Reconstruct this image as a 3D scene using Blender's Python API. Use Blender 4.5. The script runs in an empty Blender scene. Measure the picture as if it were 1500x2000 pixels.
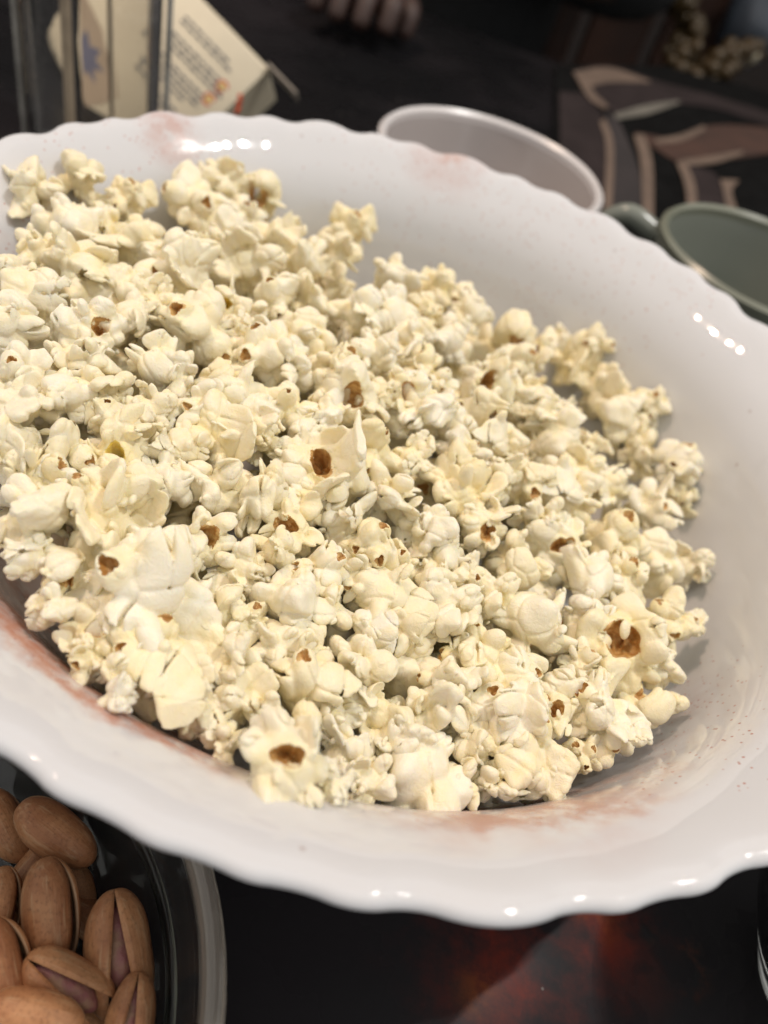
import numpy as np
import bpy, math, random
from mathutils import Vector, Matrix
SC = bpy.context.scene; COL = SC.collection
R = 0.125                                   # bowl rim radius, metres
HR = 0.080                                  # height of the bowl rim above the table top (z = 0)
# ---------------------------------------------------------------- camera, world, lamps, exposure
PITCH, ROLL, FPX = 0.78507, 0.34879, 1500.0
cf = np.array([0, math.cos(PITCH), -math.sin(PITCH)]); cu0 = np.array([0, math.sin(PITCH), math.cos(PITCH)]); cr0 = np.array([1., 0, 0])
CR = math.cos(ROLL)*cr0+math.sin(ROLL)*cu0; CU = -math.sin(ROLL)*cr0+math.cos(ROLL)*cu0; CF = cf
CAM = np.array([0.04395*R, -1.27103*R, HR+0.8136*R])
cam = bpy.data.cameras.new('camera'); cam_o = bpy.data.objects.new('camera', cam); COL.objects.link(cam_o)
cam_o.matrix_world = Matrix([[CR[i], CU[i], -CF[i], CAM[i]] for i in range(3)]+[[0, 0, 0, 1]])
cam.sensor_fit = 'VERTICAL'; cam.sensor_height = 36; cam.sensor_width = 27; cam.lens = 27; cam.clip_start = .004; cam.clip_end = 60
cam.dof.use_dof = True; cam.dof.focus_distance = .150; cam.dof.aperture_fstop = 10.5; cam.dof.aperture_blades = 0
SC.camera = cam_o
world = bpy.data.worlds.new('World'); SC.world = world; world.use_nodes = True
world.node_tree.nodes['Background'].inputs[0].default_value = (1., .975, .95, 1); world.node_tree.nodes['Background'].inputs[1].default_value = .64
SC.view_settings.view_transform = 'Standard'; SC.view_settings.look = 'None'; SC.view_settings.exposure = 0; SC.view_settings.gamma = 1
SC.cycles.use_denoising = True; SC.cycles.max_bounces = 10; SC.cycles.transmission_bounces = 10
SC.cycles.sample_clamp_indirect = 4; SC.cycles.caustics_reflective = False; SC.cycles.caustics_refractive = False
def lamp(name, loc, target, size, power, color, shape='DISK'):
    l = bpy.data.lights.new(name, 'AREA'); l.shape = shape; l.size = size; l.energy = power; l.color = color
    o = bpy.data.objects.new(name, l); COL.objects.link(o); o.location = loc
    o.rotation_euler = (Vector(loc)-Vector(target)).to_track_quat('Z', 'Y').to_euler(); return o
# cool ceiling spots in a row and a row of warm bulbs
for x, y, e in ((.655, .30, 3.2), (.62, .265, 3.2), (.575, .22, 3.1), (.535, .16, 1.2)):
    lamp('ceiling_spot', (x, y, 1.47), (0, 0, .05), .02, e, (1.0, .97, .93))
for x, y in ((-.72, .23), (-.75, .32), (-.77, .39), (-.77, .46)):
    lamp('warm_bulb', (x, y, 1.47), (0, 0, .05), .02, 2.4, (1.0, .74, .56))

def ray(px, py):
    return (px-750)/FPX*CR-(py-1000)/FPX*CU+CF
def at_depth(px, py, t): return CAM+t*ray(px, py)
def at_plane(px, py, z):
    d = ray(px, py); return CAM+(z-CAM[2])/d[2]*d
# ---------------------------------------------------------------- bookkeeping
def tag(o, label=None, cat=None, group=None, kind=None):
    for k, v in (('label', label), ('category', cat), ('group', group), ('kind', kind)):
        if v: o[k] = v
    return o
def empty(name, loc=(0, 0, 0), **kw):
    o = bpy.data.objects.new(name, None); o.empty_display_size = .01; COL.objects.link(o); o.location = loc; return tag(o, **kw)
def mesh_np(name, V, F, mats, smooth=True, mi=None):
    me = bpy.data.meshes.new(name); V = np.asarray(V, np.float32)
    if isinstance(F, np.ndarray):
        me.vertices.add(len(V)); me.vertices.foreach_set('co', V.ravel()); k = F.shape[1]
        me.loops.add(F.size); me.loops.foreach_set('vertex_index', F.ravel().astype(np.int32))
        me.polygons.add(len(F)); me.polygons.foreach_set('loop_start', np.arange(0, F.size, k, dtype=np.int32))
        me.update(calc_edges=True)
    else: me.from_pydata(V.tolist(), [], F)
    for m in (mats if isinstance(mats, (list, tuple)) else [mats]): me.materials.append(m)
    if smooth: me.polygons.foreach_set('use_smooth', np.ones(len(me.polygons), bool))
    if mi is not None: me.polygons.foreach_set('material_index', np.asarray(mi, np.int32))
    me.validate(); return me
def link(name, me, parent=None, loc=None, **kw):
    o = bpy.data.objects.new(name, me); COL.objects.link(o)
    if parent: o.parent = parent
    if loc is not None: o.location = loc
    return tag(o, **kw)
class MB:                                   # collects shapes into one mesh
    def __init__(s): s.v = []; s.f = []
    def add(s, V, F):
        n = len(s.v); s.v += [tuple(map(float, p)) for p in V]; s.f += [tuple(int(i)+n for i in q) for q in F]; return s
    def box(s, c, h, fr=None, b=.0):
        c = np.array(c); fr = np.eye(3) if fr is None else np.array(fr); h = np.array(h, float); b = min(b, h.min()*.9)
        if b <= 0:
            P = [c+sum(sg[i]*h[i]*fr[i] for i in range(3)) for sg in [(x, y, z) for x in (-1, 1) for y in (-1, 1) for z in (-1, 1)]]
            return s.add(P, [(0, 1, 3, 2), (4, 6, 7, 5), (0, 4, 5, 1), (2, 3, 7, 6), (0, 2, 6, 4), (1, 5, 7, 3)])
        P = []; ring = []
        for z, d in ((-1, b), (-1, 0), (1, 0), (1, b)):
            zz = z*(h[2]-(b if d == 0 else 0)); r = []
            for sx, sy in ((-1, -1), (1, -1), (1, 1), (-1, 1)):
                for e in ((0, 1), (1, 0)) if sx*sy > 0 else ((1, 0), (0, 1)):
                    x = sx*(h[0]-d-(b if e[0] else 0)); y = sy*(h[1]-d-(b if e[1] else 0))
                    r.append(len(P)); P.append(c+x*fr[0]+y*fr[1]+zz*fr[2])
            ring.append(r)
        F = [tuple(ring[0][::-1]), tuple(ring[-1])]
        for a, q in zip(ring, ring[1:]):
            F += [(a[i], a[(i+1) % 8], q[(i+1) % 8], q[i]) for i in range(8)]
        return s.add(P, F)
    def tube(s, pts, rad, n=10, cap=True):
        pts = [np.array(p, float) for p in pts]; rad = rad if hasattr(rad, '__len__') else [rad]*len(pts); V = []; F = []; t0 = None
        for i, p in enumerate(pts):
            t = pts[min(i+1, len(pts)-1)]-pts[max(i-1, 0)]; t = t/np.linalg.norm(t)
            a = np.cross(t, [0, 0, 1.]) if t0 is None else t0-np.dot(t0, t)*t
            if np.linalg.norm(a) < 1e-4: a = np.cross(t, [1., 0, 0])
            a = a/np.linalg.norm(a); t0 = a; b = np.cross(t, a)
            V += [p+rad[i]*(math.cos(2*math.pi*j/n)*a+math.sin(2*math.pi*j/n)*b) for j in range(n)]
        for i in range(len(pts)-1):
            F += [(i*n+j, i*n+(j+1) % n, (i+1)*n+(j+1) % n, (i+1)*n+j) for j in range(n)]
        if cap: F += [tuple(range(n))[::-1], tuple(range((len(pts)-1)*n, len(pts)*n))]
        return s.add(V, F)
    def ball(s, c, r, fr=None, nu=16, nv=10):
        c = np.array(c); fr = np.eye(3) if fr is None else np.array(fr); r = r if hasattr(r, '__len__') else (r, r, r)
        V = [c+r[2]*fr[2], c-r[2]*fr[2]]; F = []
        for i in range(1, nv):
            t = math.pi*i/nv
            V += [c+math.sin(t)*(math.cos(2*math.pi*j/nu)*r[0]*fr[0]+math.sin(2*math.pi*j/nu)*r[1]*fr[1])+math.cos(t)*r[2]*fr[2] for j in range(nu)]
        for j in range(nu):
            k = (j+1) % nu; F += [(0, 2+j, 2+k), (1, 2+(nv-2)*nu+k, 2+(nv-2)*nu+j)]
            F += [(2+i*nu+j, 2+(i+1)*nu+j, 2+(i+1)*nu+k, 2+i*nu+k) for i in range(nv-2)]
        return s.add(V, F)
    def lathe(s, prof, c=(0, 0), n=64, closed=False, cap=True):
        V = []; F = []; m = len(prof)
        for i, (r, z) in enumerate(prof):
            V += [(c[0]+r*math.cos(2*math.pi*j/n), c[1]+r*math.sin(2*math.pi*j/n), z) for j in range(n)]
        for i in range(m if closed else m-1):
            q = (i+1) % m
            F += [(i*n+j, i*n+(j+1) % n, q*n+(j+1) % n, q*n+j) for j in range(n)]
        if cap and not closed:
            if prof[0][0] > 1e-6: F.append(tuple(range(n))[::-1])
            if prof[-1][0] > 1e-6: F.append(tuple(range((m-1)*n, m*n)))
        return s.add(V, F)
    def build(s, name, mat, parent=None, smooth=True, sub=0, **kw):
        me = bpy.data.meshes.new(name); me.from_pydata(s.v, [], s.f); me.materials.append(mat)
        if smooth: me.polygons.foreach_set('use_smooth', [True]*len(me.polygons))
        me.validate(); o = link(name, me, parent, **kw)
        if smooth and not sub:
            try: me.set_sharp_from_angle(angle=math.radians(42))
            except Exception: pass
        if sub:
            m = o.modifiers.new('sub', 'SUBSURF'); m.levels = sub; m.render_levels = sub
        return o
def catmull(P, k=8):
    P = np.array(P, float); Q = np.vstack([2*P[0]-P[1], P, 2*P[-1]-P[-2]]); out = []
    for i in range(len(P)-1):
        a, b, c, d = Q[i:i+4]
        for u in np.arange(k)/k: out.append(.5*(2*b+(c-a)*u+(2*a-5*b+4*c-d)*u*u+(3*b-a-3*c+d)*u**3))
    out.append(P[-1]); return np.array(out)
# ---------------------------------------------------------------- materials
class NT:
    def __init__(s, name):
        s.m = bpy.data.materials.new(name); s.m.use_nodes = True; s.t = s.m.node_tree; s.b = s.t.nodes['Principled BSDF']
    def n(s, typ, **kw):
        x = s.t.nodes.new(typ)
        for k, v in kw.items(): setattr(x, k, v)
        return x
    def put(s, sock, v):
        if isinstance(v, bpy.types.NodeSocket): s.t.links.new(v, sock)
        else: sock.default_value = (tuple(v)+(1,))[:4] if hasattr(v, '__len__') and sock.type == 'RGBA' else v
    def set(s, **kw):
        for k, v in kw.items(): s.put(s.b.inputs[k.replace('_', ' ')], v)
        return s
    def math(s, op, a, b=0., c=None, clamp=False):
        x = s.n('ShaderNodeMath', operation=op, use_clamp=clamp); s.put(x.inputs[0], a); s.put(x.inputs[1], b)
        if c is not None: s.put(x.inputs[2], c)
        return x.outputs[0]
    def noise(s, vec, scale, detail=3., rough=.55, out='Fac', dist=0.):
        x = s.n('ShaderNodeTexNoise'); s.put(x.inputs['Vector'], vec); x.inputs['Scale'].default_value = scale
        x.inputs['Detail'].default_value = detail; x.inputs['Roughness'].default_value = rough; x.inputs['Distortion'].default_value = dist; return x.outputs[out]
    def rng(s, v, a, b, c=0., d=1., smooth=True):
        x = s.n('ShaderNodeMapRange', interpolation_type='SMOOTHSTEP' if smooth else 'LINEAR'); s.put(x.inputs[0], v)
        for i, q in enumerate((a, b, c, d)): s.put(x.inputs[i+1], q)
        return x.outputs[0]
    def mix(s, f, a, b, mode='MIX'):
        x = s.n('ShaderNodeMix', data_type='RGBA', blend_type=mode); s.put(x.inputs[0], f); s.put(x.inputs[6], a); s.put(x.inputs[7], b); return x.outputs[2]
    def coord(s, out='Object'): return s.n('ShaderNodeTexCoord').outputs[out]
    def bump(s, h, strength, dist):
        x = s.n('ShaderNodeBump'); x.inputs['Strength'].default_value = strength; x.inputs['Distance'].default_value = dist
        s.put(x.inputs['Height'], h); s.put(s.b.inputs['Normal'], x.outputs[0]); return s
def plain(name, col, rough=.5, var=.12, scale=40, **kw):
    t = NT(name); v = t.noise(t.coord(), scale, 4)
    t.set(Base_Color=t.mix(t.rng(v, .3, .7), tuple(c*(1-var) for c in col), tuple(min(1, c*(1+var)) for c in col)), Roughness=rough, **kw)
    return t.m

# ---------------------------------------------------------------- popcorn shapes
def spline_matrix(n, k):
    t = np.linspace(0, k - 3.001, n); i = t.astype(int); u = (t - i)[:, None]
    w = np.concatenate([(1-u)**3, 3*u**3-6*u*u+4, -3*u**3+3*u*u+3*u+1, u**3], 1)/6
    M = np.zeros((n, k), np.float32)
    for c in range(4): M[np.arange(n), i+c] += w[:, c]
    return M
def grid_noise(rng, n, k):
    g = rng.uniform(-1, 1, (k, k, k)).astype(np.float32); M = spline_matrix(n, k)
    g = np.tensordot(M, g, (1, 0)); g = np.tensordot(M, g, (1, 1)); g = np.tensordot(M, g, (1, 2))
    return g.transpose(2, 1, 0)*1.6
def smin(a, b, k):
    h = np.maximum(k-np.abs(a-b), 0)/k
    return np.minimum(a, b)-h*h*k*.25
def smax(a, b, k): return -smin(-a, -b, k)
def unit(v): v = np.asarray(v, np.float32); return v/np.linalg.norm(v)
def frame(a, rng=None, roll=0.):
    a = unit(a); h = np.array([0, 0, 1.]) if abs(a[2]) < .9 else np.array([1., 0, 0])
    t = unit(np.cross(h, a)); b = np.cross(a, t)
    t, b = np.cos(roll)*t+np.sin(roll)*b, -np.sin(roll)*t+np.cos(roll)*b
    return a.astype(np.float32), t.astype(np.float32), b.astype(np.float32)
def sphere_dirs(rng, n, tries=60, low=-1.):
    best = []
    while len(best) < n:
        c = rng.normal(size=(tries, 3)); c /= np.linalg.norm(c, axis=1)[:, None]; c = c[c[:, 2] > low]
        if len(c) == 0: continue
        if not best: best.append(c[0]); continue
        s = (c@np.array(best).T).max(1); best.append(c[np.argmin(s+rng.uniform(0, .35, len(s)))])
    return best

class Flake:
    def __init__(s, seed, n=76, ext=1.3):
        s.rng = np.random.default_rng(seed); s.n = n; s.ext = ext
        ax = np.linspace(-ext, ext, n, dtype=np.float32)
        P = np.meshgrid(ax, ax, ax, indexing='ij')
        s.P0 = P
        w = .13
        s.P = [P[i]+w*grid_noise(s.rng, n, 7)+.035*grid_noise(s.rng, n, 13) for i in range(3)]
        s.f = None; s.hull = np.full(P[0].shape, 9., np.float32); s.pit = np.full(P[0].shape, 9., np.float32)
        s.cuts = []; s.post = []; s.billow = .10
    def loc(s, c, fr):
        q = [s.P[i]-np.float32(c[i]) for i in range(3)]
        return [q[0]*v[0]+q[1]*v[1]+q[2]*v[2] for v in fr]
    def ell(s, c, fr, r):
        q = s.loc(c, fr)
        k0 = np.sqrt(sum((q[i]/r[i])**2 for i in range(3)))+1e-6
        k1 = np.sqrt(sum((q[i]/(r[i]*r[i]))**2 for i in range(3)))+1e-6
        return k0*(k0-1)/k1
    def poly(s, c, fr, r, m=9, k=.09):
        q = s.loc(c, fr); d = None
        for v in sphere_dirs(s.rng, m):
            v = v+s.rng.normal(size=3)*.12; v = v/np.linalg.norm(v)
            rr = np.sqrt(sum((v[i]*r[i])**2 for i in range(3)))*s.rng.uniform(.84, 1.0)
            e = q[0]*np.float32(v[0])+q[1]*np.float32(v[1])+q[2]*np.float32(v[2])-np.float32(rr)
            d = e if d is None else smax(d, e, k)
        return d
    def notch(s, d, c, fr, r, w=.05, ang=None):
        q = s.loc(c, fr); a = s.rng.uniform(0, np.pi) if ang is None else ang
        u = np.cos(a)*q[1]+np.sin(a)*q[2]+s.rng.uniform(-.3, .3)*r[1]+.25*q[0]*s.rng.uniform(-1, 1)
        ramp = np.clip((q[0]/r[0]+.35)/1.35, 0, 1)
        return smax(d, w*ramp-np.abs(u)-.012, .035)
    def add(s, d, k=.05):
        s.f = d if s.f is None else smin(s.f, d, k)
    def lobe(s, dirn, dist, size, kind, k=.05, notches=1):
        r = s.rng; fr = frame(dirn, roll=r.uniform(0, 6.28)); c = fr[0]*dist
        rad = size*np.array([r.uniform(1.0, 1.45), r.uniform(.75, 1.1), r.uniform(.5, .85)])
        full = s.P; m = rad.max()*1.35+.30; h = 2*s.ext/(s.n-1)     # only the voxels near this lobe
        sl = tuple(slice(max(0, int((c[i]-m+s.ext)/h)), min(s.n, int((c[i]+m+s.ext)/h)+2)) for i in range(3)); s.P = [p[sl] for p in full]
        if kind == 'sheet': rad = rad*np.array([1.1, 1.2, .5]); kind = 'poly'
        if kind == 'spoon':
            q = s.loc(c, fr); b = r.uniform(-.9, .9)
            rad = rad*np.array([1.15, 1.2, .8]); P = s.P; z = q[2]-b*(q[0]+.3)**2+.2
            k0 = np.sqrt((q[0]/rad[0])**2+(q[1]/rad[1])**2+(z/rad[2])**2)+1e-6; d = (k0-1)*min(rad)
            zz = z-rad[2]*r.uniform(.55, .8); k1 = np.sqrt(((q[0]-.12)/(rad[0]*1.05))**2+(q[1]/(rad[1]*.86))**2+(zz/(rad[2]*.95))**2)
            d = smax(d, -(k1-1)*min(rad), .06)
        elif kind == 'poly': d = s.poly(c, fr, rad*1.08, m=r.integers(8, 13), k=r.uniform(.10, .24))
        else: d = s.ell(c, fr, rad)
        for j in range(notches): d = s.notch(d, c, fr, rad, w=r.uniform(.03, .1))
        s.P = full; s.f[sl] = smin(s.f[sl], d, k)
    def flap(s, c, dirn, size):
        r = s.rng; fr = frame(dirn, roll=r.uniform(0, 6.28)); s.post.append((s.ell(c, fr, size*np.array([1.2, .8, .5])), .04))
    def cup(s, dirn, dist, R, depth=.8, hole=.55, k=.06, pit=False):
        fr = frame(dirn, roll=s.rng.uniform(0, 6.28)); c = fr[0]*dist
        s.add(s.ell(c, fr, (R*1.25, R, R*s.rng.uniform(.8, 1))), k)
        q = s.loc(c+fr[0]*R*1.1, fr)
        hr = R*hole; wob = .10*R*np.sin(3*np.arctan2(q[2], q[1])+s.rng.uniform(0, 6))
        cav = np.sqrt((q[0]/(depth*1.6))**2+q[1]**2+(q[2]*s.rng.uniform(.9, 1.3))**2)-hr-wob
        s.cuts.append((cav, R*.10, pit))
    def crater(s, c, fr, r, pit=False, rag=.16):
        q = s.loc(c, fr); th = np.arctan2(q[2], q[1]); g = s.rng
        wob = rag*(np.sin(2*th+g.uniform(0, 6))*.6+np.sin(5*th+g.uniform(0, 6))*.3+np.sin(9*th+g.uniform(0, 6))*.12)
        cav = (np.sqrt((q[0]/r[0])**2+(q[1]/r[1])**2+(q[2]/r[2])**2)-1-wob)*min(r)
        s.cuts.append((cav, .05, pit))
    def arch(s, c, fr, R, tube, half=2.0, k=.06):
        q = s.loc(c, fr)      # ring lies in the 0-1 plane of the frame
        th = np.arctan2(q[1], q[0]); tc = np.clip(th, -half, half)
        rr = tube*(1-.35*(np.abs(tc)/half)**2)
        d = np.sqrt((q[0]-R*np.cos(tc))**2+(q[1]-R*np.sin(tc))**2+(q[2]*.62)**2)-rr
        s.add(d, k)
        inner = np.sqrt(q[0]**2+q[1]**2)-(R-tube*.55)
        s.hull = np.minimum(s.hull, np.maximum(inner, np.abs(q[2])-tube*.9))
    def finish(s, crease=.02, cells=16):
        g = s.rng; f = s.f
        n = s.n
        pts = g.uniform(-1, 1, (cells, 3)).astype(np.float32)
        F1 = np.full(f.shape, 9., np.float32); F2 = F1.copy()
        for p in pts:
            d = (s.P[0]-p[0])**2+(s.P[1]-p[1])**2+(s.P[2]-p[2])**2
            F2 = np.minimum(F2, np.maximum(F1, d)); F1 = np.minimum(F1, d)
        e = np.sqrt(F2)-np.sqrt(F1)
        f = f+crease*np.exp(-(e/.045)**2)-.3*crease*np.minimum(e/.2, 1)
        f = f+.014*grid_noise(g, n, 22)
        mod = np.clip(grid_noise(g, n, 6)+.55, 0, 1)
        f = f-s.billow*mod*np.abs(grid_noise(g, n, 12))-.32*s.billow*mod*np.abs(grid_noise(g, n, 21))
        for cav, k, pit in s.cuts:
            f = smax(f, -cav, k)
            if pit: s.pit = np.minimum(s.pit, cav-.03)
            else:
                s.hull = np.minimum(s.hull, cav-.012)
        for d, k in s.post: f = smin(f, d, k)
        for d, k in s.post: s.hull = np.where(d < .03, 9, s.hull); s.pit = np.where(d < .03, 9, s.pit)
        # knobbly hull fragments on the cavity floors
        f = np.where(s.hull < .03, f-.07*np.maximum(grid_noise(g, n, 18)-.15, 0), f)
        e = s.ext; m = np.maximum(np.maximum(np.abs(s.P0[0]), np.abs(s.P0[1])), np.abs(s.P0[2]))
        s.f = np.maximum(f, m-(e-.05))
        return s.mesh()
    def mesh(s):
        f = s.f; n = s.n; ins = f < 0
        c = [(x, y, z) for x in (0, 1) for y in (0, 1) for z in (0, 1)]
        sh = lambda a, o: a[o[0]:n-1+o[0], o[1]:n-1+o[1], o[2]:n-1+o[2]]
        cnt = sum(sh(ins, o).astype(np.int8) for o in c)
        act = (cnt > 0) & (cnt < 8); idx = np.argwhere(act); M = len(idx)
        vid = np.full(act.shape, -1, np.int32); vid[act] = np.arange(M)
        val = np.stack([f[idx[:, 0]+o[0], idx[:, 1]+o[1], idx[:, 2]+o[2]] for o in c], 1)
        acc = np.zeros((M, 3), np.float32); num = np.zeros(M, np.float32)
        for a in range(8):
            for b in range(a+1, 8):
                if sum(abs(c[a][i]-c[b][i]) for i in range(3)) != 1: continue
                fa, fb = val[:, a], val[:, b]; m = (fa < 0) != (fb < 0)
                t = np.where(m, fa/np.where(m, fa-fb, 1), 0)
                pa, pb = np.array(c[a], np.float32), np.array(c[b], np.float32)
                acc += np.where(m[:, None], pa+(pb-pa)*t[:, None], 0); num += m
        loc = idx+acc/num[:, None]
        quads = []
        for ax in range(3):
            o = [0, 0, 0]; o[ax] = 1
            A = ins[:n-o[0], :n-o[1], :n-o[2]]; B = ins[o[0]:, o[1]:, o[2]:]
            for flip, mk in ((0, A & ~B), (1, ~A & B)):
                e = np.argwhere(mk); u, v = (ax+1) % 3, (ax+2) % 3
                e = e[(e[:, u] > 0) & (e[:, v] > 0) & (e[:, u] < n-1) & (e[:, v] < n-1)]
                def cell(du, dv):
                    q = e.copy(); q[:, u] -= du; q[:, v] -= dv
                    return vid[q[:, 0], q[:, 1], q[:, 2]]
                qd = np.stack([cell(1, 1), cell(0, 1), cell(0, 0), cell(1, 0)], 1)
                quads.append(qd[:, ::-1] if flip else qd)
        Q = np.concatenate(quads); Q = Q[(Q >= 0).all(1)]
        # keep the largest connected piece
        lab = np.arange(M)
        for _ in range(400):
            mn = lab[Q].min(1); new = lab.copy()
            for j in range(4): np.minimum.at(new, Q[:, j], mn)
            new = new[new]
            if (new == lab).all(): break
            lab = new
        big = np.bincount(lab, minlength=M).argmax(); Q = Q[lab[Q[:, 0]] == big]
        used = np.unique(Q); re = np.full(M, -1, np.int32); re[used] = np.arange(len(used))
        Q = re[Q]; loc = loc[used]
        def samp(g):
            i = np.clip(loc.astype(int), 0, n-2); t = loc-i; r = 0
            for o in c:
                w = np.prod([t[:, j] if o[j] else 1-t[:, j] for j in range(3)], 0)
                r = r+w*g[i[:, 0]+o[0], i[:, 1]+o[1], i[:, 2]+o[2]]
            return r
        V = loc/(n-1)*2*s.ext-s.ext
        return V.astype(np.float32), Q, samp(s.hull), samp(s.pit)

def flake(kind, seed):
    big = kind in ('giant', 'bighollow', 'bigball'); F = Flake(seed, 104 if big else 80); r = F.rng
    kind = {'bighollow': 'hollow', 'bigball': 'ball'}.get(kind, kind)
    def knobs(m, a=.12, b=.2, low=-1.):
        for d in sphere_dirs(r, m, low=low): F.lobe(d, r.uniform(.6, .82), r.uniform(a, b), r.choice(['spoon', 'poly', 'ell', 'sheet']), .025, 0)
    if kind == 'giant':
        F.add(F.ell((0, 0, 0), frame([0, 0, 1]), (.5, .55, .45))); F.billow = .12
        for d in sphere_dirs(r, 9): F.lobe(d, r.uniform(.42, .62), r.uniform(.28, .46), r.choice(['ell', 'poly', 'spoon', 'spoon']), .03, r.integers(1, 3))
        knobs(8, .14, .26)
        for j in range(3): b = r.uniform(0, 6.28); F.cup([np.cos(b), np.sin(b), r.uniform(.3, 1.2)], r.uniform(.6, .75), r.uniform(.16, .24), hole=r.uniform(.45, .6))
        return F.finish(.034, 24)
    if kind == 'ball':        # smooth swollen cap over a few small lobes
        fr = frame([r.uniform(-.2, .2), r.uniform(-.2, .2), 1], roll=r.uniform(0, 6))
        F.billow = .05; F.add(F.ell(fr[0]*.10, fr, (.54, .64, .52)))
        F.lobe([r.uniform(-.5, .5), r.uniform(-.5, .5), 1], .42, .36, 'ell', .10, 0)
        for d in sphere_dirs(r, 8):
            d = d*np.array([1, 1, .45])-np.array([0, 0, .25]); F.lobe(d, r.uniform(.5, .72), r.uniform(.22, .36), r.choice(['poly', 'ell', 'spoon', 'sheet']), .035, 1)
        knobs(4, .1, .17); return F.finish(.035, 12)
    if kind == 'petal':       # butterfly flake of many folded wings
        F.add(F.ell((0, 0, 0), frame([0, 0, 1]), (.4, .42, .4)))
        for d in sphere_dirs(r, r.integers(8, 11)):
            F.lobe(d, r.uniform(.42, .66), r.uniform(.26, .42), r.choice(['poly', 'ell', 'sheet', 'spoon', 'spoon']), .03, r.integers(0, 3))
        knobs(3)
        for j in range(r.integers(0, 3)): b = r.uniform(0, 6.28); F.cup([np.cos(b), np.sin(b), r.uniform(-.4, 1.2)], r.uniform(.5, .66), r.uniform(.17, .24), hole=r.uniform(.45, .6))
        return F.finish(.034, 20)
    if kind == 'fold':        # few large smooth tongues
        F.add(F.ell((0, 0, 0), frame([0, 0, 1]), (.36, .4, .36)))
        for d in sphere_dirs(r, r.integers(4, 7)):
            F.lobe(d, r.uniform(.38, .56), r.uniform(.36, .52), r.choice(['ell', 'ell', 'spoon', 'poly', 'spoon']), .05, r.integers(0, 2))
        for d in sphere_dirs(r, 6): F.lobe(d, r.uniform(.55, .75), r.uniform(.16, .28), r.choice(['spoon', 'sheet', 'poly', 'ell']), .03, 0)
        knobs(4, .12, .2); return F.finish(.034, 18)
    if kind == 'hole':        # knobs that end in open tubes with hull inside
        F.add(F.ell((0, 0, -.1), frame([0, 0, 1]), (.42, .5, .46)))
        for d in sphere_dirs(r, 7, low=-.9):
            d = d-np.array([0, 0, .3]); F.lobe(d, r.uniform(.42, .64), r.uniform(.26, .42), r.choice(['poly', 'ell', 'spoon', 'sheet']), .04, r.integers(0, 2))
        a = r.uniform(0, 6.28); m = r.integers(2, 4)
        for j in range(m):
            b = a+j*6.28/m+r.uniform(-.4, .4); e = r.uniform(.5, .85)
            F.cup([e*np.cos(b), e*np.sin(b), .8], r.uniform(.46, .6), r.uniform(.25, .34), hole=r.uniform(.38, .55))
        knobs(3); return F.finish(.032, 20)
    if kind in ('hollow', 'pit'):   # one torn hollow facing up
        F.add(F.ell((0, 0, -.05), frame([0, 0, 1]), (.6, .62, .58)))
        for j in range(7):
            b = j*.898+r.uniform(-.4, .4); F.lobe([np.cos(b), np.sin(b), r.uniform(-.2, .7)], r.uniform(.46, .68), r.uniform(.22, .40), r.choice(['poly', 'ell', 'spoon', 'sheet']), .045, r.integers(0, 2))
        for d in sphere_dirs(r, 4): d = d*np.array([1, 1, .5])-np.array([0, 0, .7]); F.lobe(d, .55, .34, 'ell', .05, 1)
        p = kind == 'pit'
        fr = frame([r.uniform(-.25, .25), r.uniform(-.25, .25), 1], roll=r.uniform(0, 6)); sc = .95 if p else 1
        F.crater((r.uniform(-.1, .1), r.uniform(-.1, .1), .62), fr, (.6, r.uniform(.28, .42)*sc, r.uniform(.17, .27)*sc), pit=p, rag=.19)
        for j in range(0 if p else 2):
            b = r.uniform(0, 6.28); F.flap((.27*np.cos(b), .27*np.sin(b), r.uniform(.3, .5)), [np.cos(b), np.sin(b), r.uniform(-.5, .8)], r.uniform(.1, .17))
        knobs(4, low=-.5); return F.finish(.032, 20)
    if kind == 'curl':        # an arching ribbon with small wings
        fr = frame([r.uniform(-.3, .3), .3, 1], roll=r.uniform(0, 6))
        F.arch((0, 0, .1), (fr[1], fr[0], fr[2]), .5, .25, 1.9)
        for d in sphere_dirs(r, 6):
            d = d-np.array([0, 0, .55]); F.lobe(d, r.uniform(.42, .66), r.uniform(.24, .36), r.choice(['poly', 'ell']), .05, r.integers(0, 2))
        knobs(4, .12, .2); return F.finish(.034, 18)
# ---------------------------------------------------------------- bowl shape
PROF = [(.985, -.006), (.962, -.014), (.925, -.040), (.878, -.083), (.842, -.135), (.815, -.200), (.787, -.280), (.745, -.372), (.675, -.465), (.575, -.537), (.45, -.568), (.25, -.575), (0, -.576)]
INNER = catmull(PROF, 8)
def wall_r(z):                              # inner radius (R units) at depth z (R units, rim = 0)
    return np.interp(z, INNER[::-1, 1], INNER[::-1, 0])
def at_bowl(px, py):
    d = ray(px, py); t = .6*R
    while t < 4*R:
        p = CAM+t*d; z = (p[2]-HR)/R; r = math.hypot(p[0], p[1])/R
        if z < 0 and (r >= wall_r(z) or z < -.57) and r < 1.02: return p
        t += .002*R
    return CAM+1.2*R*d
VALLEY = [42.3, 49.5, 56.5, 64.2, 74.6, 82, 88.9, 99.7, 106.3, 112.8, 123.8, 131, 139, 149.2, 154.6, 162, 172, 179, 190, 197, 208, 215, 226, 236, 246, 257.3, 263.4, 269.5, 275.2, 282.2, 293.4, 299.3, 305.7, 317, 324, 335, 342, 353, 360, 371, 379, 390]
def scallop(th):
    a = (np.degrees(th)-42.3) % 360+42.3; V = np.array(VALLEY+[402.3]); i = np.clip(np.searchsorted(V, a, side='right')-1, 0, len(V)-2)
    u = (a-V[i])/(V[i+1]-V[i]); w = V[i+1]-V[i]
    return (np.sin(np.pi*u)**.75-.55)*w/11
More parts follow.
